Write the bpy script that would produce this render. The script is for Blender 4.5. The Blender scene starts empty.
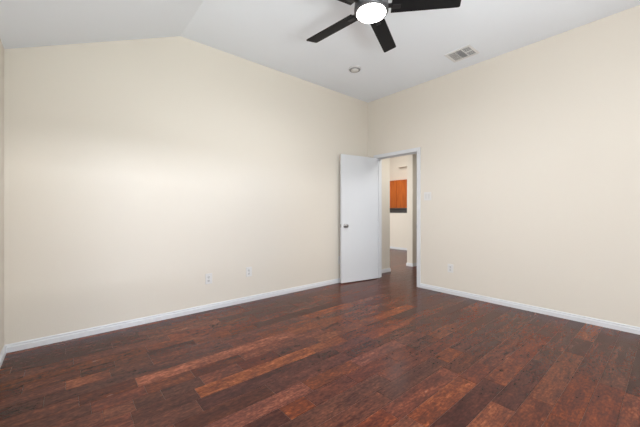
import bpy, bmesh, math, random
from math import sin, cos, pi, radians, atan2
from mathutils import Vector, Matrix

S = bpy.context.scene
C = S.collection

# ------------------------------------------------------------------ camera
F_PX = 300.06
YAW = radians(49.7195)            # viewing direction, measured from the +X axis
CAM_H = 1.1358
cam_d = bpy.data.cameras.new('camera')
cam = bpy.data.objects.new('camera', cam_d)
C.objects.link(cam)
cam.location = (0, 0, CAM_H)
cam.rotation_euler = (radians(90), 0, YAW - radians(90))
cam_d.sensor_fit = 'HORIZONTAL'
cam_d.sensor_width = 36.0
cam_d.lens = F_PX * 36.0 / 640.0
cam_d.shift_y = (211.68 - 213.5) / 640.0
cam_d.clip_start = 0.02
S.camera = cam

# ------------------------------------------------------------------ view, world, fill lamps
S.view_settings.view_transform = 'Standard'
S.view_settings.look = 'None'
S.view_settings.exposure = -0.07
S.view_settings.gamma = 1.0
S.view_settings.use_curve_mapping = False

w = bpy.data.worlds.new('sky')
S.world = w
w.use_nodes = True
w.node_tree.nodes['Background'].inputs['Color'].default_value = (0.80, 0.90, 1.0, 1)
w.node_tree.nodes['Background'].inputs['Strength'].default_value = 1.5


def area_light(name, loc, direction, sx, sy, power, col=(1, 1, 1), spread=180):
    l = bpy.data.lights.new(name, 'AREA')
    l.shape = 'RECTANGLE'
    l.size = sx
    l.size_y = sy
    l.energy = power
    l.color = col
    l.spread = radians(spread)
    o = bpy.data.objects.new(name, l)
    C.objects.link(o)
    o.location = loc
    o.rotation_euler = Vector(direction).to_track_quat('-Z', 'Y').to_euler()
    return o


# room dimensions (metres): origin on the floor under the camera
XL, XB, YA, YR = -0.3766, 4.0531, 3.4788, -1.25
XRIDGE, ZC, ZL = 0.955, 3.05, 2.4416
WT = 0.12                                   # wall thickness
DY0, DY1, DZ = 2.505, 3.290, 2.050           # doorway in the right-hand wall
WIN = [(0.05, 1.30), (1.90, 3.15)]          # windows in the wall behind the camera
WZ0, WZ1 = 0.55, 2.10

LWIN = (-1.00, 0.00)                        # unseen window in the left wall, added around the left fill lamp
LZ0, LZ1 = 0.70, 2.10
# added fill lamps in place of window daylight and of lights beyond the doorway
area_light('window_ground_bounce', (0.675, YR + 0.1, 0.9), (0, 0.7, 1), 1.25, 0.8, 49, (0.94, 1.02, 1.0), 110)  # added fill inside the room, aimed up to brighten the ceiling
area_light('window_ground_bounce', (2.525, YR + 0.1, 0.9), (0, 0.7, 1), 1.25, 0.8, 5, (0.97, 1.0, 0.97), 110)  # weaker added fill beside it, same aim
area_light('left_window_daylight', (XL + 0.02, -0.5, 1.4), (1, 0, 0.15), 1.0, 1.4, 67, (1.0, 0.98, 1.0))  # added fill just inside the left wall, brightens the right-hand wall
area_light('bright_sky_band', (0.15, YR - 4.9, 2.42), (0, 1, -0.02), 0.7, 0.40, 19, (0.70, 0.85, 1.15), 60)  # added lamp outside, shaped to throw the bright patch on the far wall
area_light('bright_sky_band', (1.2, YR - 4.9, 2.42), (0, 1, -0.02), 1.5, 0.40, 36, (0.98, 0.98, 1.0), 60)  # second added strip, widens that wall patch
area_light('hall_ceiling_light', (4.75, 2.6, 2.42), (0, 0, -1), 0.5, 0.5, 18, (1, 0.97, 0.90))  # added hall fill, no fixture modelled
area_light('kitchen_ceiling_light', (6.6, 5.0, 3.5), (0, 0, -1), 1.2, 1.2, 35, (1, 0.97, 0.94))  # added kitchen fill without a fixture
area_light('living_window_daylight', (3.1, 6.0, 1.5), (1, -0.15, 0), 2.6, 1.8, 150, (0.97, 0.99, 1.0))  # added fill with no window behind it, lights jamb and bar
area_light('kitchen_work_light', (8.4, 6.6, 3.45), (0.2, 0, -1), 0.6, 0.6, 25, (1, 0.93, 0.85))  # added fill above the wall cabinets, no fixture here


# ------------------------------------------------------------------ materials
def lin(r, g, b):
    f = lambda c: (c / 255) / 12.92 if c / 255 <= 0.04045 else ((c / 255 + 0.055) / 1.055) ** 2.4
    return (f(r), f(g), f(b), 1)


def mat(name, col, rough=0.5, metal=0.0, bump=0.0, bscale=200.0, var=0.0, vscale=8.0, spec=0.5, emit=None, es=0.0):
    m = bpy.data.materials.new(name)
    m.use_nodes = True
    n = m.node_tree.nodes
    k = m.node_tree.links
    p = n['Principled BSDF']
    p.inputs['Base Color'].default_value = col
    p.inputs['Roughness'].default_value = rough
    p.inputs['Metallic'].default_value = metal
    p.inputs['Specular IOR Level'].default_value = spec
    if emit:
        p.inputs['Emission Color'].default_value = emit
        p.inputs['Emission Strength'].default_value = es
    tc = n.new('ShaderNodeTexCoord')
    if var:
        nz = n.new('ShaderNodeTexNoise')
        nz.inputs['Scale'].default_value = vscale
        nz.inputs['Detail'].default_value = 4
        k.new(tc.outputs['Object'], nz.inputs['Vector'])
        mx = n.new('ShaderNodeMix')
        mx.data_type = 'RGBA'
        mx.inputs[6].default_value = tuple(c * (1 - var) for c in col[:3]) + (1,)
        mx.inputs[7].default_value = tuple(min(1, c * (1 + var)) for c in col[:3]) + (1,)
        k.new(nz.outputs['Fac'], mx.inputs[0])
        k.new(mx.outputs[2], p.inputs['Base Color'])
    if bump:
        nb = n.new('ShaderNodeTexNoise')
        nb.inputs['Scale'].default_value = bscale
        nb.inputs['Detail'].default_value = 3
        k.new(tc.outputs['Object'], nb.inputs['Vector'])
        b = n.new('ShaderNodeBump')
        b.inputs['Strength'].default_value = bump
        b.inputs['Distance'].default_value = 0.002
        k.new(nb.outputs['Fac'], b.inputs['Height'])
        k.new(b.outputs['Normal'], p.inputs['Normal'])
    return m


M_WALL = mat('cream_wall_paint', (0.730, 0.680, 0.598, 1), 0.85, bump=0.25, bscale=120, spec=0.25)
M_CEIL = mat('white_ceiling_paint', (0.85, 0.89, 0.94, 1), 0.9, bump=0.3, bscale=90, spec=0.2)
M_TRIM = mat('white_trim_paint', (0.70, 0.715, 0.735, 1), 0.35, bump=0.05, bscale=60)
M_DOOR = mat('white_door_paint', (0.68, 0.70, 0.72, 1), 0.38, bump=0.05, bscale=70)
M_NICKEL = mat('satin_nickel', (0.36, 0.355, 0.35, 1), 0.28, metal=1.0, bump=0.03)
M_PLASTIC = mat('white_plastic', (0.72, 0.71, 0.69, 1), 0.35, bump=0.02)
M_PLASTIC2 = mat('white_plastic_insert', (0.66, 0.65, 0.63, 1), 0.3, bump=0.02)
M_SLOT = mat('dark_slot', (0.03, 0.03, 0.03, 1), 0.6, bump=0.02)
M_BLACK = mat('black_blade_finish', (0.008, 0.008, 0.009, 1), 0.5, bump=0.1, bscale=40, var=0.2, vscale=30, spec=0.2)
M_GRAPH = mat('graphite_metal', (0.10, 0.10, 0.105, 1), 0.42, metal=0.7, bump=0.03)
M_BRKT = mat('dark_bracket_metal', (0.03, 0.03, 0.032, 1), 0.4, metal=0.5, bump=0.03)
M_LENS = mat('lit_fan_lens', (0.9, 0.9, 0.9, 1), 0.4, bump=0.01, emit=(1.0, 0.97, 0.93, 1), es=14.0)
M_VENT = mat('white_vent_metal', (0.74, 0.74, 0.74, 1), 0.4, bump=0.03)
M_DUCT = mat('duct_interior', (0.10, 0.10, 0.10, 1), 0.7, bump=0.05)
M_DETECT = mat('detector_plastic', (0.62, 0.62, 0.62, 1), 0.45, bump=0.03)
M_DETECT2 = mat('detector_shadow_ring', (0.28, 0.28, 0.28, 1), 0.6, bump=0.03)  # darker grey ring around the cover
M_STONE = mat('dark_stone_countertop', (0.030, 0.024, 0.022, 1), 0.25, var=0.5, vscale=60, bump=0.02)


def wood_cabinet():
    m = bpy.data.materials.new('honey_maple_cabinet')
    m.use_nodes = True
    n = m.node_tree.nodes
    k = m.node_tree.links
    p = n['Principled BSDF']
    tc = n.new('ShaderNodeTexCoord')
    mp = n.new('ShaderNodeMapping')
    mp.inputs['Scale'].default_value = (14, 14, 1.2)
    nz = n.new('ShaderNodeTexNoise')
    nz.inputs['Scale'].default_value = 2.0
    nz.inputs['Detail'].default_value = 5
    cr = n.new('ShaderNodeValToRGB')
    cr.color_ramp.elements[0].position = 0.3
    cr.color_ramp.elements[0].color = (0.40, 0.078, 0.006, 1)
    cr.color_ramp.elements[1].position = 0.7
    cr.color_ramp.elements[1].color = (0.62, 0.155, 0.014, 1)
    k.new(tc.outputs['Object'], mp.inputs['Vector'])
    k.new(mp.outputs['Vector'], nz.inputs['Vector'])
    k.new(nz.outputs['Fac'], cr.inputs['Fac'])
    k.new(cr.outputs['Color'], p.inputs['Base Color'])
    p.inputs['Roughness'].default_value = 0.4
    return m


M_CAB = wood_cabinet()


def wood_floor():
    """Hand-scraped plank floor; every plank carries its own stain tone and grain seed."""
    m = bpy.data.materials.new('dark_red_brown_plank_floor')
    m.use_nodes = True
    n = m.node_tree.nodes
    k = m.node_tree.links
    p = n['Principled BSDF']

    def math_(op, a, b=None, c=None):
        x = n.new('ShaderNodeMath')
        x.operation = op
        for i, v in enumerate((a, b, c)):
            if v is None:
                continue
            if isinstance(v, (int, float)):
                x.inputs[i].default_value = v
            else:
                k.new(v, x.inputs[i])
        return x.outputs[0]
    at = n.new('ShaderNodeAttribute')
    at.attribute_name = 'plank'
    sp = n.new('ShaderNodeSeparateColor')
    k.new(at.outputs['Color'], sp.inputs['Color'])
    tone, seed, hue = sp.outputs[0], sp.outputs[1], sp.outputs[2]
    tc = n.new('ShaderNodeTexCoord')
    off = n.new('ShaderNodeCombineXYZ')
    k.new(math_('MULTIPLY', seed, 37.0), off.inputs[0])
    k.new(math_('MULTIPLY', hue, 23.0), off.inputs[2])
    ad = n.new('ShaderNodeVectorMath')
    ad.operation = 'ADD'
    k.new(tc.outputs['Object'], ad.inputs[0])
    k.new(off.outputs[0], ad.inputs[1])

    def noise(scale, detail, sx, sy, dist=0.0):
        mp = n.new('ShaderNodeMapping')
        mp.inputs['Scale'].default_value = (sx, sy, 1)
        k.new(ad.outputs[0], mp.inputs['Vector'])
        z = n.new('ShaderNodeTexNoise')
        z.inputs['Scale'].default_value = scale
        z.inputs['Detail'].default_value = detail
        z.inputs['Distortion'].default_value = dist
        k.new(mp.outputs['Vector'], z.inputs['Vector'])
        return z.outputs['Fac']
    blot = noise(1.0, 5, 5, 22, 0.15)          # cloudy stain
    grain = noise(1.0, 6, 16, 150, 0.2)       # fine streaks
    fleck = noise(1.0, 4, 40, 70, 0.2)        # small flecks
    v = math_('MULTIPLY_ADD', math_('SUBTRACT', blot, 0.5), 0.80, math_('ADD', tone, 0.02))
    v = math_('MULTIPLY_ADD', math_('SUBTRACT', grain, 0.5), 0.50, v)
    v = math_('MULTIPLY_ADD', math_('SUBTRACT', fleck, 0.5), 0.90, v)
    cr = n.new('ShaderNodeValToRGB')
    e = cr.color_ramp.elements
    e[0].position = 0.0
    e[0].color = (0.030, 0.0110, 0.0085, 1)
    e[1].position = 1.0
    e[1].color = (0.36, 0.120, 0.060, 1)
    for pos, col in ((0.25, (0.048, 0.0165, 0.0118, 1)), (0.45, (0.078, 0.0265, 0.0168, 1)), (0.65, (0.130, 0.0400, 0.0205, 1)),
                     (0.82, (0.215, 0.070, 0.030, 1))):
        x = e.new(pos)
        x.color = col
    k.new(v, cr.inputs['Fac'])
    # small dark knots
    vo = n.new('ShaderNodeTexVoronoi')
    vo.inputs['Scale'].default_value = 3.0
    mp = n.new('ShaderNodeMapping')
    mp.inputs['Scale'].default_value = (1, 1.7, 1)
    k.new(ad.outputs[0], mp.inputs['Vector'])
    k.new(mp.outputs['Vector'], vo.inputs['Vector'])
    kr = n.new('ShaderNodeMapRange')
    kr.inputs['From Min'].default_value = 0.04
    kr.inputs['From Max'].default_value = 0.10
    kr.inputs['To Min'].default_value = 0.40
    kr.inputs['To Max'].default_value = 1.0
    k.new(vo.outputs['Distance'], kr.inputs['Value'])
    mx = n.new('ShaderNodeMix')
    mx.data_type = 'RGBA'
    mx.blend_type = 'MULTIPLY'
    mx.inputs[0].default_value = 1.0
    k.new(cr.outputs['Color'], mx.inputs[6])
    k.new(kr.outputs['Result'], mx.inputs[7])
    # slight hue change from plank to plank
    hs = n.new('ShaderNodeHueSaturation')
    k.new(math_('MULTIPLY_ADD', hue, 0.008, 0.492), hs.inputs['Hue'])
    k.new(math_('MULTIPLY_ADD', seed, 0.14, 0.95), hs.inputs['Saturation'])
    k.new(mx.outputs[2], hs.inputs['Color'])
    k.new(hs.outputs['Color'], p.inputs['Base Color'])
    k.new(math_('MULTIPLY_ADD', blot, 0.14, 0.17), p.inputs['Roughness'])
    p.inputs['Specular IOR Level'].default_value = 0.16
    b = n.new('ShaderNodeBump')
    b.inputs['Strength'].default_value = 0.14
    b.inputs['Distance'].default_value = 0.003
    k.new(math_('ADD', math_('MULTIPLY', grain, 0.3), noise(1.0, 2, 5, 16, 0.4)), b.inputs['Height'])
    k.new(b.outputs['Normal'], p.inputs['Normal'])
    return m


M_FLOOR = wood_floor()
M_GAP = mat('dark_seam', (0.13, 0.062, 0.042, 1), 0.5, bump=0.02)

M_GLASS = bpy.data.materials.new('window_glass')
M_GLASS.use_nodes = True
_n = M_GLASS.node_tree.nodes
_n.clear()
_o = _n.new('ShaderNodeOutputMaterial')
_t = _n.new('ShaderNodeBsdfTransparent')
_g = _n.new('ShaderNodeBsdfGlossy')
_g.inputs['Roughness'].default_value = 0.02
_x = _n.new('ShaderNodeMixShader')
_x.inputs[0].default_value = 0.06
M_GLASS.node_tree.links.new(_t.outputs[0], _x.inputs[1])
M_GLASS.node_tree.links.new(_g.outputs[0], _x.inputs[2])
M_GLASS.node_tree.links.new(_x.outputs[0], _o.inputs[0])


# ------------------------------------------------------------------ mesh helpers
def box(bm, x0, x1, y0, y1, z0, z1, bev=0.0, M=None):
    r = bmesh.ops.create_cube(bm, size=1.0)
    vs = r['verts']
    for v in vs:
        v.co = Vector(((x0 + x1) / 2 + v.co.x * (x1 - x0), (y0 + y1) / 2 + v.co.y * (y1 - y0), (z0 + z1) / 2 + v.co.z * (z1 - z0)))
    if bev:
        es = list({e for v in vs for e in v.link_edges})
        rr = bmesh.ops.bevel(bm, geom=es, offset=bev, segments=2, affect='EDGES', profile=0.5)
        vs = list({v for f in rr['faces'] for v in f.verts} | {v for v in vs if v.is_valid})
    if M is not None:
        for v in vs:
            v.co = M @ v.co
    return vs


def prism(bm, pts, origin, ax_u, ax_v, ax_n, depth):
    """Polygon pts (u,v) extruded by depth along ax_n."""
    o, u, v, nn = Vector(origin), Vector(ax_u), Vector(ax_v), Vector(ax_n)
    a = [bm.verts.new(o + u * p[0] + v * p[1]) for p in pts]
    b = [bm.verts.new(o + u * p[0] + v * p[1] + nn * depth) for p in pts]
    bm.faces.new(a)
    bm.faces.new(list(reversed(b)))
    for i in range(len(pts)):
        j = (i + 1) % len(pts)
        bm.faces.new((a[j], a[i], b[i], b[j]))


def lathe(bm, prof, M=None, seg=48, smooth=True):
    """Revolve (r,z) profile about Z."""
    rings = []
    for r, z in prof:
        if r < 1e-6:
            rings.append([bm.verts.new((0, 0, z))])
        else:
            rings.append([bm.verts.new((r * cos(2 * pi * i / seg), r * sin(2 * pi * i / seg), z)) for i in range(seg)])
    for a, b in zip(rings, rings[1:]):
        for i in range(seg):
            j = (i + 1) % seg
            if len(a) == 1 and len(b) == 1:
                continue
            if len(a) == 1:
                f = bm.faces.new((a[0], b[i], b[j]))
            elif len(b) == 1:
                f = bm.faces.new((a[i], b[0], a[j]))
            else:
                f = bm.faces.new((a[i], b[i], b[j], a[j]))
            f.smooth = smooth
    if M is not None:
        for rg in rings:
            for v in rg:
                v.co = M @ v.co


def obj(name, bm, m, parent=None, loc=None, rotz=None, recalc=True):
    if recalc:
        bmesh.ops.recalc_face_normals(bm, faces=bm.faces)
    me = bpy.data.meshes.new(name)
    bm.to_mesh(me)
    bm.free()
    for x in (m if isinstance(m, (list, tuple)) else [m]):
        me.materials.append(x)
    o = bpy.data.objects.new(name, me)
    C.objects.link(o)
    if parent is not None:
        o.parent = parent
    if loc is not None:
        o.location = loc
    if rotz is not None:
        o.rotation_euler.z = rotz
    return o


def struct(name, bm, m, parent=None, **kw):
    o = obj(name, bm, m, parent, **kw)
    if parent is None:
        o['kind'] = 'structure'
    return o


def thing(name, label, cat, loc=(0, 0, 0), rot=(0, 0, 0), group=None):
    o = bpy.data.objects.new(name, None)
    C.objects.link(o)
    o.location = loc
    o.rotation_euler = rot
    o.empty_display_size = 0.1
    o['label'] = label
    o['category'] = cat
    if group:
        o['group'] = group
    return o


# ------------------------------------------------------------------ floor
PW, PY0 = 0.128, 0.838            # plank width and one seam position
NX0, NX1, NY0, NY1 = XL - WT, 10.2, YR - WT, 8.2
# planks whose stain stands out: (row, x from, x to, tone)
SPECIAL = [(12, -0.60, -0.10, 0.20), (13, 0.00, 0.24, 0.74), (14, 0.08, 0.28, 0.22), (13, 0.24, 0.50, 0.36),
           (17, -0.30, 0.30, 0.22), (18, -0.45, 0.00, 0.26), (11, 0.06, 0.36, 0.36), (14, 0.50, 0.86, 0.26), (11, 0.36, 1.62, 0.86),
           (9, 0.46, 0.70, 0.28), (10, 0.68, 1.05, 0.36), (8, 0.63, 1.54, 0.76), (8, 0.28, 0.63, 0.36), (9, 0.16, 0.31, 0.66),
           (7, 0.60, 1.69, 0.20), (6, 0.44, 1.00, 0.22), (4, 0.55, 0.94, 0.18), (5, 0.55, 1.20, 0.66), (4, 0.94, 1.12, 0.58),
           (4, 1.12, 1.48, 0.42), (9, 1.30, 1.70, 0.32), (6, 1.70, 2.05, 0.24), (2, 1.50, 2.20, 0.28), (-1, 1.40, 2.18, 0.20),
           (0, 1.45, 2.07, 0.66), (1, 2.10, 2.45, 0.36), (-2, 1.95, 2.75, 0.26), (-2, 1.55, 1.95, 0.68), (-3, 3.10, 3.50, 0.34),
           (11, 1.62, 2.25, 0.64), (8, 1.54, 1.90, 0.66), (9, 2.52, 3.18, 0.74), (4, 2.55, 2.92, 0.64), (4, 2.20, 2.42, 0.28)]
rng = random.Random(11)
bm = bmesh.new()
col = bm.loops.layers.float_color.new('plank')
r0 = math.floor((NY0 - PY0) / PW)
r1 = math.ceil((NY1 - PY0) / PW)
G = 0.0007


def plank(x0, x1, y0, y1, tone):
    tone = 0.47 + (tone - 0.47) * 0.76
    y0, y1 = max(y0, NY0), min(y1, NY1)
    if x1 - x0 < 0.02 or y1 - y0 < 0.01:
        return
    g, b = G, 0.0016
    h = 0.0
    lo = -0.0016
    vs = [bm.verts.new(c) for c in ((x0 + g, y0 + g, lo), (x1 - g, y0 + g, lo), (x1 - g, y1 - g, lo), (x0 + g, y1 - g, lo),
                                    (x0 + g + b, y0 + g + b, h), (x1 - g - b, y0 + g + b, h), (x1 - g - b, y1 - g - b, h), (x0 + g + b, y1 - g - b, h))]
    fs = [bm.faces.new(vs[4:8])] + [bm.faces.new((vs[i], vs[(i + 1) % 4], vs[4 + (i + 1) % 4], vs[4 + i])) for i in range(4)]
    s, hh = rng.random(), rng.random()
    for f in fs:
        for l in f.loops:
            l[col] = (tone, s, hh, 1)


def rnd_tone():
    t = rng.gauss(0.47, 0.085)
    if rng.random() < 0.13:
        t -= 0.14
    if rng.random() < 0.10:
        t += 0.13
    return min(0.8, max(0.2, t))


for r in range(r0, r1):
    y0 = PY0 + r * PW
    sp = sorted((s for s in SPECIAL if s[0] == r), key=lambda s: s[1])
    x = NX0 - 0.0
    items = list(sp)
    while x < NX1:
        nxt = items[0] if items else None
        lim = nxt[1] if nxt else NX1
        if nxt and x >= lim - 0.02:
            plank(max(x, NX0), nxt[2], y0, y0 + PW, nxt[3])
            x = nxt[2]
            items.pop(0)
            continue
        L = rng.choice((0.28, 0.42, 0.6, 0.75, 0.9, 1.15)) * rng.uniform(0.85, 1.15)
        e = min(x + L, lim)
        if lim - e < 0.15:
            e = lim
        plank(x, e, y0, y0 + PW, rnd_tone())
        x = e
# subfloor seen only as the dark seam between the planks
n_top = len(bm.faces)
box(bm, NX0, NX1, NY0, NY1, -0.06, -0.0016)
bm.faces.ensure_lookup_table()
for i, f in enumerate(bm.faces):
    f.material_index = 0 if i < n_top else 1
struct('floor', bm, [M_FLOOR, M_GAP])

# ------------------------------------------------------------------ walls and ceiling
E_ = 0.0
# wall A (far left of picture): gable shaped
bm = bmesh.new()
gable = [(XL - WT, 0), (XB, 0), (XB, ZC), (XRIDGE, ZC), (XL, ZL), (XL - WT, ZL)]
prism(bm, gable, (0, YA, 0), (1, 0, 0), (0, 0, 1), (0, 1, 0), WT)
struct('wall_far', bm, M_WALL)

# wall behind the camera with two window openings
bm = bmesh.new()
xs = [XL - WT] + [v for ab in WIN for v in ab] + [XB]
zt = lambda x: ZC if x >= XRIDGE else ZL + (ZC - ZL) * max(0, x - XL) / (XRIDGE - XL)
def strip_(x0, x1, z0, top):
    cuts = [x0] + [c for c in (XL, XRIDGE) if x0 < c < x1] + [x1]
    if top is None:
        pts = [(x0, z0), (x1, z0)] + [(c, zt(c)) for c in reversed(cuts)]
    else:
        pts = [(x0, z0), (x1, z0), (x1, top), (x0, top)]
    prism(bm, pts, (0, YR - WT, 0), (1, 0, 0), (0, 0, 1), (0, 1, 0), WT)
for i in range(0, len(xs), 2):
    strip_(xs[i], xs[i + 1], 0, None)
for a, b in WIN:
    strip_(a, b, 0, WZ0)
    strip_(a, b, WZ1, None)
struct('wall_rear', bm, M_WALL)

bm = bmesh.new()
box(bm, XL - WT, XL, YR, LWIN[0], 0, ZL)
box(bm, XL - WT, XL, LWIN[1], YA, 0, ZL)
box(bm, XL - WT, XL, LWIN[0], LWIN[1], 0, LZ0)
box(bm, XL - WT, XL, LWIN[0], LWIN[1], LZ1, ZL)
struct('wall_left', bm, M_WALL)

# right-hand wall with the doorway
bm = bmesh.new()
box(bm, XB, XB + WT, YR - WT, DY0, 0, ZC)
box(bm, XB, XB + WT, DY1, YA + WT, 0, ZC)
box(bm, XB, XB + WT, DY0, DY1, DZ, ZC)
struct('wall_right', bm, M_WALL)

# ceiling: flat part and the sloped part on the left, one skin 10 cm thick
bm = bmesh.new()
sl = (ZC - ZL) / (XRIDGE - XL)
prof = [(XL - WT, ZL), (XL, ZL), (XRIDGE, ZC), (XB + WT, ZC), (XB + WT, ZC + 0.1), (XRIDGE - 0.02, ZC + 0.1), (XL - WT, ZL + 0.1)]
prism(bm, prof, (0, YR - WT, 0), (1, 0, 0), (0, 0, 1), (0, 1, 0), YA - YR + 2 * WT)
struct('ceiling', bm, M_CEIL)

# ------------------------------------------------------------------ baseboards
BH, BT = 0.066, 0.014
BPROF = [(0, 0), (BT, 0), (BT, 0.041), (BT - 0.003, 0.044), (BT - 0.0055, 0.047), (BT - 0.0055, 0.053), (BT - 0.004, 0.056), (BT - 0.0055, 0.062), (BT - 0.010, BH), (0, BH)]


def baseboard(name, a, b, nrm, m0=0, m1=0):
    """Run from a to b, projecting along nrm; m0/m1 = mitre sign at each end."""
    a, b, nn = Vector((a[0], a[1], 0)), Vector((b[0], b[1], 0)), Vector((nrm[0], nrm[1], 0))
    d = (b - a).normalized()
    bm = bmesh.new()
    A = [bm.verts.new(a + nn * p + d * (m0 * p) + Vector((0, 0, z))) for p, z in BPROF]
    B = [bm.verts.new(b + nn * p - d * (m1 * p) + Vector((0, 0, z))) for p, z in BPROF]
    bm.faces.new(A)
    bm.faces.new(list(reversed(B)))
    for i in range(len(A)):
        j = (i + 1) % len(A)
        bm.faces.new((A[j], A[i], B[i], B[j]))
    return struct(name, bm, M_TRIM)


CW = 0.052                         # casing width
baseboard('baseboard_far', (XL, YA), (XB, YA), (0, -1), 1, 1)
baseboard('baseboard_left', (XL, YR), (XL, YA), (1, 0), 1, 1)
baseboard('baseboard_right', (XB, YR), (XB, DY0 - CW), (-1, 0), 1, 0)
baseboard('baseboard_right_corner', (XB, DY1 + CW), (XB, YA), (-1, 0), 0, 1)
baseboard('baseboard_rear', (XL, YR), (XB, YR), (0, 1), 1, 1)

# ------------------------------------------------------------------ door frame (casing and jamb)
CT = 0.016
for side, (xa, xb) in enumerate(((XB - CT, XB), (XB + WT, XB + WT + CT))):
    bm = bmesh.new()
    rv = 0.005
    box(bm, xa, xb, DY0 - CW, DY0 + rv, 0, DZ + CW, 0.003)
    box(bm, xa, xb, DY1 - rv, DY1 + CW, 0, DZ + CW, 0.003)
    box(bm, xa, xb, DY0 + rv, DY1 - rv, DZ - rv, DZ + CW, 0.003)
    struct('trim_%d' % (side + 1), bm, M_TRIM)
bm = bmesh.new()
J = 0.018
box(bm, XB - 0.001, XB + WT + 0.001, DY0 - 0.001, DY0 + J * 0.4, 0, DZ)
box(bm, XB - 0.001, XB + WT + 0.001, DY1 - J * 0.4, DY1 + 0.001, 0, DZ)
box(bm, XB - 0.001, XB + WT + 0.001, DY0, DY1, DZ - J * 0.4, DZ + 0.001)
# stop moulding
box(bm, XB + 0.045, XB + 0.080, DY0 + J * 0.4, DY0 + J * 0.4 + 0.010, 0, DZ - J * 0.4, 0.002)
box(bm, XB + 0.045, XB + 0.080, DY1 - J * 0.4 - 0.010, DY1 - J * 0.4, 0, DZ - J * 0.4, 0.002)
box(bm, XB + 0.045, XB + 0.080, DY0 + J * 0.4, DY1 - J * 0.4, DZ - J * 0.4 - 0.010, DZ - J * 0.4, 0.002)
jamb = struct('trim_3', bm, M_TRIM)
bm = bmesh.new()
box(bm, XB - CT - 0.0015, XB - 0.002, DY0 + 0.0042, DY0 + 0.009, 0.885, 0.945, 0.001)
box(bm, XB - 0.002, XB + 0.030, DY0 + 0.0062, DY0 + 0.009, 0.885, 0.945, 0.001)
struct('strike_plate', bm, M_NICKEL, jamb)

# ------------------------------------------------------------------ door leaf, standing open
DW, DTK, DH0, DH1 = 0.742, 0.035, 0.012, 2.041
PIN = Vector((XB - 0.012, 3.276, 0))
ang = atan2(0.130, -0.737)
bm = bmesh.new()
# local frame: x along the leaf from the hinge, y = 0 far face, y = +DTK the face towards the camera
box(bm, 0.006, DW + 0.006, 0, DTK, DH0, DH1, 0.0015)
door = struct('door_1', bm, M_DOOR)
door.location = PIN
door.rotation_euler.z = ang

KX, KZ = DW + 0.006 - 0.066, 0.914
for s in (1, -1):
    bm = bmesh.new()
    base = DTK if s > 0 else 0.0
    Mk = Matrix.Translation((KX, base, KZ)) @ Matrix.Rotation(-s * pi / 2, 4, 'X')
    lathe(bm, [(0, 0), (0.031, 0), (0.032, 0.003), (0.029, 0.008), (0.014, 0.010), (0.011, 0.016), (0.011, 0.030), (0.018, 0.036),
               (0.026, 0.043), (0.0285, 0.052), (0.027, 0.061), (0.020, 0.067), (0.008, 0.0695), (0, 0.070)], Mk, 32)
    struct('door_knob', bm, M_NICKEL, door)
bm = bmesh.new()
box(bm, DW + 0.0055, DW + 0.0075, DTK / 2 - 0.012, DTK / 2 + 0.012, KZ - 0.028, KZ + 0.028, 0.0004)
box(bm, DW + 0.0060, DW + 0.0170, DTK / 2 - 0.006, DTK / 2 + 0.006, KZ - 0.009, KZ + 0.009, 0.002)
struct('latch', bm, M_NICKEL, door)
for hz in (0.22, 1.02, 1.80):
    bm = bmesh.new()
    lathe(bm, [(0, hz - 0.046), (0.004, hz - 0.046), (0.0055, hz - 0.043), (0.0055, hz + 0.043), (0.004, hz + 0.046), (0, hz + 0.046)],
          Matrix.Translation((0, 0.0, 0)), 14)
    box(bm, 0.002, 0.0065, 0.003, DTK - 0.003, hz - 0.044, hz + 0.044)
    struct('hinge', bm, M_NICKEL, door)

# ------------------------------------------------------------------ rooms beyond the doorway
HC = 2.44
YH, HT = 3.497, 0.13
HX0, HX1 = 4.705, 5.47
bm = bmesh.new()
box(bm, XB + WT, HX0, YH, YH + HT, 0, 3.6)
box(bm, HX1, 10.0, YH, YH + HT, 0, 3.6)
box(bm, HX0, HX1, YH, YH + HT, 2.40, 3.6)
struct('wall_hall', bm, M_WALL)
bm = bmesh.new()
box(bm, XB + WT, 6.9, 0.0, YH, HC, HC + 0.1)
struct('ceiling_hall', bm, M_CEIL)
bm = bmesh.new()
box(bm, XB + WT, 6.9, -0.12, 0.0, 0, HC)
struct('wall_hall_end', bm, M_WALL)
bm = bmesh.new()
box(bm, 6.9, 7.02, -0.12, YH, 0, HC + 0.1)
struct('wall_hall_side', bm, M_WALL)
bm = bmesh.new()
box(bm, 10.0, 10.12, YH, 8.2, 0, 3.6)
struct('wall_kitchen_far', bm, M_WALL)
bm = bmesh.new()
box(bm, 3.0, 10.12, 8.2, 8.32, 0, 3.6)
struct('wall_living', bm, M_WALL)
bm = bmesh.new()
box(bm, 2.9, 3.0, YA + WT, 8.32, 0, 3.6)
struct('wall_living_side', bm, M_WALL)
bm = bmesh.new()
box(bm, 2.9, 10.12, YH - 0.0, 8.32, 3.6, 3.7)
struct('ceiling_living', bm, M_CEIL)
# shelf moulding high on the kitchen wall
bm = bmesh.new()
box(bm, 9.84, 10.0, 5.0, 6.95, 2.85, 2.88, 0.004)
struct('trim_4', bm, M_WALL)
# wall behind/under the kitchen wall cabinets
baseboard('baseboard_hall', (XB + WT, YH), (HX0, YH), (0, -1), 0, -1)
baseboard('baseboard_hall_opening', (HX1, YH), (HX1, YH + HT), (-1, 0), -1, -1)
baseboard('baseboard_hall_right', (HX1, YH), (6.9, YH), (0, -1), -1, 0)

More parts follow.
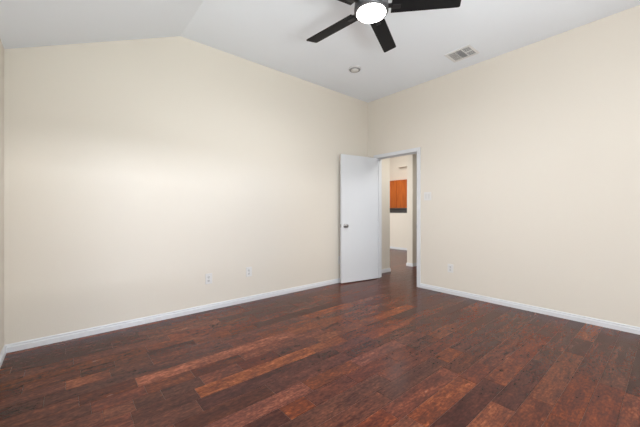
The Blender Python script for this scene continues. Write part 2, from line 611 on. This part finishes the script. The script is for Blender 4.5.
# raised breakfast bar
BX = 7.64
bar = thing('breakfast_bar', 'cream half wall with a thick dark stone bar top, seen beyond the doorway', 'breakfast bar', (BX, 5.9, 0))
bm = bmesh.new()
box(bm, 0.0, 0.14, -1.6, 1.4, 0, 1.10)
obj('half_wall', bm, M_WALL, bar)
bm = bmesh.new()
box(bm, -0.010, 0.16, -1.6, 1.4, 1.10, 1.205, 0.004)
box(bm, -0.030, 0.32, -1.6, 1.4, 1.205, 1.247, 0.010)
obj('countertop', bm, M_STONE, bar)
bm = bmesh.new()
box(bm, -0.012, 0.0, -1.6, 1.4, 0, 0.066, 0.003)
obj('base_trim', bm, M_TRIM, bar)

# wall cabinets in the kitchen: framed doors
CAB_L = ['honey-orange wooden wall cabinet, the left one seen above the dark bar top through the doorway',
         'honey-orange wooden wall cabinet, the right one seen above the dark bar top through the doorway']
CABW, CABZ0, CABZ1, CABX = 0.60, 1.10, 2.31, 9.69


def cabinet(yc, label):
    t = thing('wall_cabinet', label, 'cabinet', (CABX, yc, CABZ0), group=None)
    hgt = CABZ1 - CABZ0
    bm = bmesh.new()
    box(bm, 0, 0.31, -CABW / 2 + 0.0005, CABW / 2 - 0.0005, 0, hgt, 0.001)
    obj('body', bm, M_CAB, t)
    bm = bmesh.new()
    w2 = CABW / 2 - 0.014
    fr = 0.055
    box(bm, -0.020, 0, -w2, -w2 + fr, 0.012, hgt - 0.02, 0.003)
    box(bm, -0.020, 0, w2 - fr, w2, 0.012, hgt - 0.02, 0.003)
    box(bm, -0.020, 0, -w2 + fr, w2 - fr, 0.012, 0.012 + fr, 0.003)
    box(bm, -0.020, 0, -w2 + fr, w2 - fr, hgt - 0.02 - fr, hgt - 0.02, 0.003)
    box(bm, -0.012, 0, -w2 + fr, w2 - fr, 0.012 + fr, hgt - 0.02 - fr, 0.002)
    d = obj('cabinet_door', bm, M_CAB, t)
    bm = bmesh.new()
    box(bm, -0.018, 0.31, -CABW / 2 + 0.0005, CABW / 2 - 0.0005, hgt, hgt + 0.03, 0.006)
    obj('cornice', bm, M_CAB, t)
    return t


ysm = 6.885
cabinet(ysm + CABW / 2, CAB_L[0])
cabinet(ysm - CABW / 2, CAB_L[1])

# ------------------------------------------------------------------ windows behind the camera
for i, (a, b) in enumerate(WIN):
    bm = bmesh.new()
    y0, y1 = YR - 0.10, YR - 0.05
    f = 0.045
    box(bm, a, a + f, y0, y1, WZ0, WZ1, 0.003)
    box(bm, b - f, b, y0, y1, WZ0, WZ1, 0.003)
    box(bm, a + f, b - f, y0, y1, WZ0, WZ0 + f, 0.003)
    box(bm, a + f, b - f, y0, y1, WZ1 - f, WZ1, 0.003)
    box(bm, a + f, b - f, y0 + 0.01, y1, (WZ0 + WZ1) / 2 - 0.018, (WZ0 + WZ1) / 2 + 0.018, 0.003)
    wn = struct('window_%d' % (i + 1), bm, M_TRIM)
    bm = bmesh.new()
    box(bm, a + f, b - f, YR - 0.078, YR - 0.074, WZ0 + f, WZ1 - f)
    struct('pane', bm, M_GLASS, wn)
    bm = bmesh.new()
    box(bm, a - 0.05, b + 0.05, YR, YR + 0.045, WZ0 - 0.022, WZ0, 0.003)
    struct('window_sill', bm, M_TRIM, wn)

f = 0.045
bm = bmesh.new()
x0, x1 = XL - 0.10, XL - 0.05
a, b = LWIN
box(bm, x0, x1, a, a + f, LZ0, LZ1, 0.003)
box(bm, x0, x1, b - f, b, LZ0, LZ1, 0.003)
box(bm, x0, x1, a + f, b - f, LZ0, LZ0 + f, 0.003)
box(bm, x0, x1, a + f, b - f, LZ1 - f, LZ1, 0.003)
box(bm, x0 + 0.01, x1, a + f, b - f, 1.382, 1.418, 0.003)
wn = struct('window_3', bm, M_TRIM)  # added unseen window, goes with the left fill lamp
bm = bmesh.new()
box(bm, XL - 0.078, XL - 0.074, a + f, b - f, LZ0 + f, LZ1 - f)
struct('pane', bm, M_GLASS, wn)

# ------------------------------------------------------------------ ceiling fan
FX, FY, FZB = 1.826, 1.534, 2.731        # hub axis and blade height
FTH0 = radians(96.04)
fan = thing('ceiling_fan', 'black five-bladed ceiling fan with a lit round lens, hanging from the white ceiling', 'ceiling fan', (FX, FY, ZC))
dz = FZB - ZC
bm = bmesh.new()
lathe(bm, [(0, 0), (0.068, 0), (0.070, -0.012), (0.060, -0.035), (0.030, -0.052), (0.0, -0.055)], None, 40)
obj('canopy', bm, M_GRAPH, fan)
bm = bmesh.new()
lathe(bm, [(0, -0.05), (0.0135, -0.05), (0.0135, dz + 0.06), (0, dz + 0.06)], None, 20)
obj('downrod', bm, M_GRAPH, fan)
bm = bmesh.new()
lathe(bm, [(0, dz + 0.115), (0.030, dz + 0.112), (0.042, dz + 0.100), (0.095, dz + 0.085), (0.122, dz + 0.062), (0.130, dz + 0.035), (0.132, dz - 0.012),
           (0.132, dz - 0.030), (0.126, dz - 0.040), (0.120, dz - 0.040), (0, dz - 0.040)], None, 56)
obj('motor_housing', bm, M_GRAPH, fan)
bm = bmesh.new()
lathe(bm, [(0.112, dz - 0.036), (0.113, dz - 0.044), (0.110, dz - 0.050), (0.092, dz - 0.058), (0.056, dz - 0.063), (0, dz - 0.065)], None, 56)
lens = obj('light_lens', bm, M_LENS, fan)
lens['label'] = 'glowing white round lens'
lm = bpy.data.lights.new('fan_lamp', 'AREA')
lm.shape = 'DISK'
lm.size = 0.22
lm.energy = 33
lm.color = (0.97, 1.01, 1.08)
lo = bpy.data.objects.new('fan_lamp', lm)
C.objects.link(lo)
lo.parent = fan
lo.location = (0, 0, dz - 0.070)

BL_R0, BL_R1 = 0.155, 0.665
for k5 in range(5):
    th = FTH0 - k5 * 2 * pi / 5
    rot = Matrix.Rotation(th, 4, 'Z') @ Matrix.Rotation(radians(-10), 4, 'X')
    T = Matrix.Translation((0, 0, dz))
    bm = bmesh.new()
    # blade outline in its own plane: nearly parallel sides, a skewed tip with small round corners
    half = lambda s: 0.0595 + 0.003 * s
    pts = []
    N = 14
    for i in range(N + 1):
        s = i / N
        pts.append((BL_R0 + (BL_R1 - 0.012 - BL_R0) * s, -half(s) * (1 if i < N else 0.98)))
    pts.append((BL_R1 - 0.004, -half(1) * 0.86))
    pts.append((BL_R1 + 0.012, half(1) * 0.84))
    pts.append((BL_R1 + 0.006, half(1) * 0.97))
    for i in range(N, -1, -1):
        s = i / N
        pts.append((BL_R0 + (BL_R1 - 0.006 - BL_R0) * s, half(s)))
    th_ = 0.004
    lo_ = [bm.verts.new(T @ rot @ Vector((x, y, -th_))) for x, y in pts]
    up_ = [bm.verts.new(T @ rot @ Vector((x, y, th_))) for x, y in pts]
    bm.faces.new(lo_)
    bm.faces.new(list(reversed(up_)))
    for i in range(len(pts)):
        j = (i + 1) % len(pts)
        bm.faces.new((lo_[j], lo_[i], up_[i], up_[j]))
    bl = obj('blade', bm, M_BLACK, fan)
    bm = bmesh.new()
    MM = T @ rot
    box(bm, 0.118, 0.168, -0.020, 0.020, 0.004, 0.012, 0.002, MM)
    box(bm, 0.162, 0.225, -0.020, 0.020, -0.0080, 0.0085, 0.002, MM)
    obj('blade_bracket', bm, M_BRKT, bl)

# ------------------------------------------------------------------ ceiling air register
vx0, vx1, vy0, vy1 = 3.552, 3.767, 1.540, 1.787
VX, VY = (vx0 + vx1) / 2, (vy0 + vy1) / 2
vent = thing('air_vent', 'white rectangular air vent in the ceiling near the right wall', 'vent', (VX, VY, ZC))
hx, hy = (vx1 - vx0) / 2, (vy1 - vy0) / 2
m_ = 0.030
bm = bmesh.new()
box(bm, -hx - m_, hx + m_, hy, hy + m_, -0.008, 0, 0.002)
box(bm, -hx - m_, hx + m_, -hy - m_, -hy, -0.008, 0, 0.002)
box(bm, -hx - m_, -hx, -hy, hy, -0.008, 0, 0.002)
box(bm, hx, hx + m_, -hy, hy, -0.008, 0, 0.002)
# divider bars between the three louvre banks
s1, s2 = hy - 0.082, -hy + 0.082
box(bm, -hx, hx, s1 - 0.004, s1 + 0.004, -0.008, 0)
box(bm, -hx, hx, s2 - 0.006, s2 + 0.006, -0.008, 0)
box(bm, -0.007, 0.007, -hy, s2 - 0.006, -0.008, 0)
obj('frame', bm, M_VENT, vent)
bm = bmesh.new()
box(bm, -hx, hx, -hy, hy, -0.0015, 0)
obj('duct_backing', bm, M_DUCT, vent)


def louvre(x0, x1, y0, y1, tilt, axis):
    bm = bmesh.new()
    c = Vector(((x0 + x1) / 2, (y0 + y1) / 2, -0.005))
    if axis == 'X':
        L = (x1 - x0) / 2
        Mx = Matrix.Translation(c) @ Matrix.Rotation(tilt, 4, 'X')
        box(bm, -L, L, -(y1 - y0) / 2, (y1 - y0) / 2, -0.0005, 0.0005, 0, Mx)
    else:
        L = (y1 - y0) / 2
        Mx = Matrix.Translation(c) @ Matrix.Rotation(tilt, 4, 'Y')
        box(bm, -(x1 - x0) / 2, (x1 - x0) / 2, -L, L, -0.0005, 0.0005, 0, Mx)
    obj('louvre', bm, M_VENT, vent)


for i in range(6):      # left bank, slats facing the camera
    y = s1 + 0.010 + i * 0.0128
    louvre(-hx, hx, y, y + 0.0120, radians(18), 'X')
for i in range(10):     # middle bank
    x = -hx + 0.012 + i * 0.0205
    louvre(x, x + 0.008, s2 + 0.007, s1 - 0.005, radians(-62), 'Y')
for i in range(5):      # right bank, in two halves
    y = -hy + 0.008 + i * 0.0135
    louvre(-hx, -0.008, y, y + 0.007, radians(-78), 'X')
    louvre(0.008, hx, y, y + 0.007, radians(-78), 'X')

# ------------------------------------------------------------------ smoke detector
sd = thing('smoke_detector', 'round white smoke detector on the ceiling, between the fan and the far corner', 'smoke detector', (2.945, 2.757, ZC))
bm = bmesh.new()
lathe(bm, [(0, 0), (0.082, 0), (0.082, -0.010), (0.076, -0.018), (0.0, -0.018)], None, 40)
obj('base', bm, M_DETECT, sd)
bm = bmesh.new()
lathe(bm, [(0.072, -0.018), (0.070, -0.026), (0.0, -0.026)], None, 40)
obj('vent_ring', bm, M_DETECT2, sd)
bm = bmesh.new()
lathe(bm, [(0, -0.024), (0.050, -0.025), (0.050, -0.031), (0.042, -0.036), (0.015, -0.038), (0, -0.038)], None, 40)
obj('cover', bm, M_PLASTIC, sd)


# ------------------------------------------------------------------ outlets and switch
def plate_frame(kind, label, cat, loc, wall, group=None):
    """local +Y points out of the wall, X along it."""
    rz = {'far': pi, 'right': pi / 2}[wall]
    return thing(kind, label, cat, loc, (0, 0, rz), group)


def outlet(loc, wall, label, pw=0.072, ph=0.117):
    t = plate_frame('wall_outlet', label, 'outlet', loc, wall)
    bm = bmesh.new()
    box(bm, -pw / 2, pw / 2, 0, 0.006, -ph / 2, ph / 2, 0.002)
    obj('cover_plate', bm, M_PLASTIC, t)
    for s in (1, -1):
        bm = bmesh.new()
        lathe(bm, [(0, 0), (0.0165, 0), (0.0165, 0.0085), (0.015, 0.0095), (0, 0.0095)],
              Matrix.Translation((0, 0, s * 0.0205)) @ Matrix.Rotation(-pi / 2, 4, 'X'), 24)
        r = obj('receptacle', bm, M_PLASTIC2, t)
        bm = bmesh.new()
        z = s * 0.0205
        box(bm, -0.0075, -0.0050, 0.0090, 0.0099, z - 0.002, z + 0.006)
        box(bm, 0.0050, 0.0075, 0.0090, 0.0099, z - 0.003, z + 0.006)
        box(bm, -0.0025, 0.0025, 0.0090, 0.0099, z - 0.010, z - 0.006)
        obj('slot', bm, M_SLOT, r)
    bm = bmesh.new()
    lathe(bm, [(0, 0.006), (0.003, 0.006), (0.0025, 0.0075), (0, 0.0075)], Matrix.Rotation(-pi / 2, 4, 'X'), 12)
    obj('screw', bm, M_NICKEL, t)
    return t


outlet((1.262, YA, 0.362), 'far', 'white outlet on the long gabled wall, farther left of its two fully visible outlets', 0.078, 0.12)
outlet((1.768, YA, 0.376), 'far', 'white outlet on the long gabled wall, nearer the door of its two fully visible outlets', 0.078, 0.12)
outlet((3.368, YA, 0.358), 'far', 'white wall outlet mostly hidden behind the edge of the open door', 0.075, 0.125)
outlet((XB, 1.995, 0.355), 'right', 'white wall outlet low on the right-hand wall, right of the doorway', 0.080, 0.115)

sw = plate_frame('light_switch', 'white double light switch on the right-hand wall beside the door casing', 'light switch', (XB, 2.338, 1.362), 'right')
bm = bmesh.new()
box(bm, -0.058, 0.058, 0, 0.006, -0.060, 0.060, 0.002)
obj('cover_plate', bm, M_PLASTIC, sw)
for s in (-1, 1):
    bm = bmesh.new()
    box(bm, s * 0.023 - 0.0165, s * 0.023 + 0.0165, 0.004, 0.0090, -0.033, 0.033, 0.0015)
    obj('rocker', bm, M_PLASTIC2, sw)
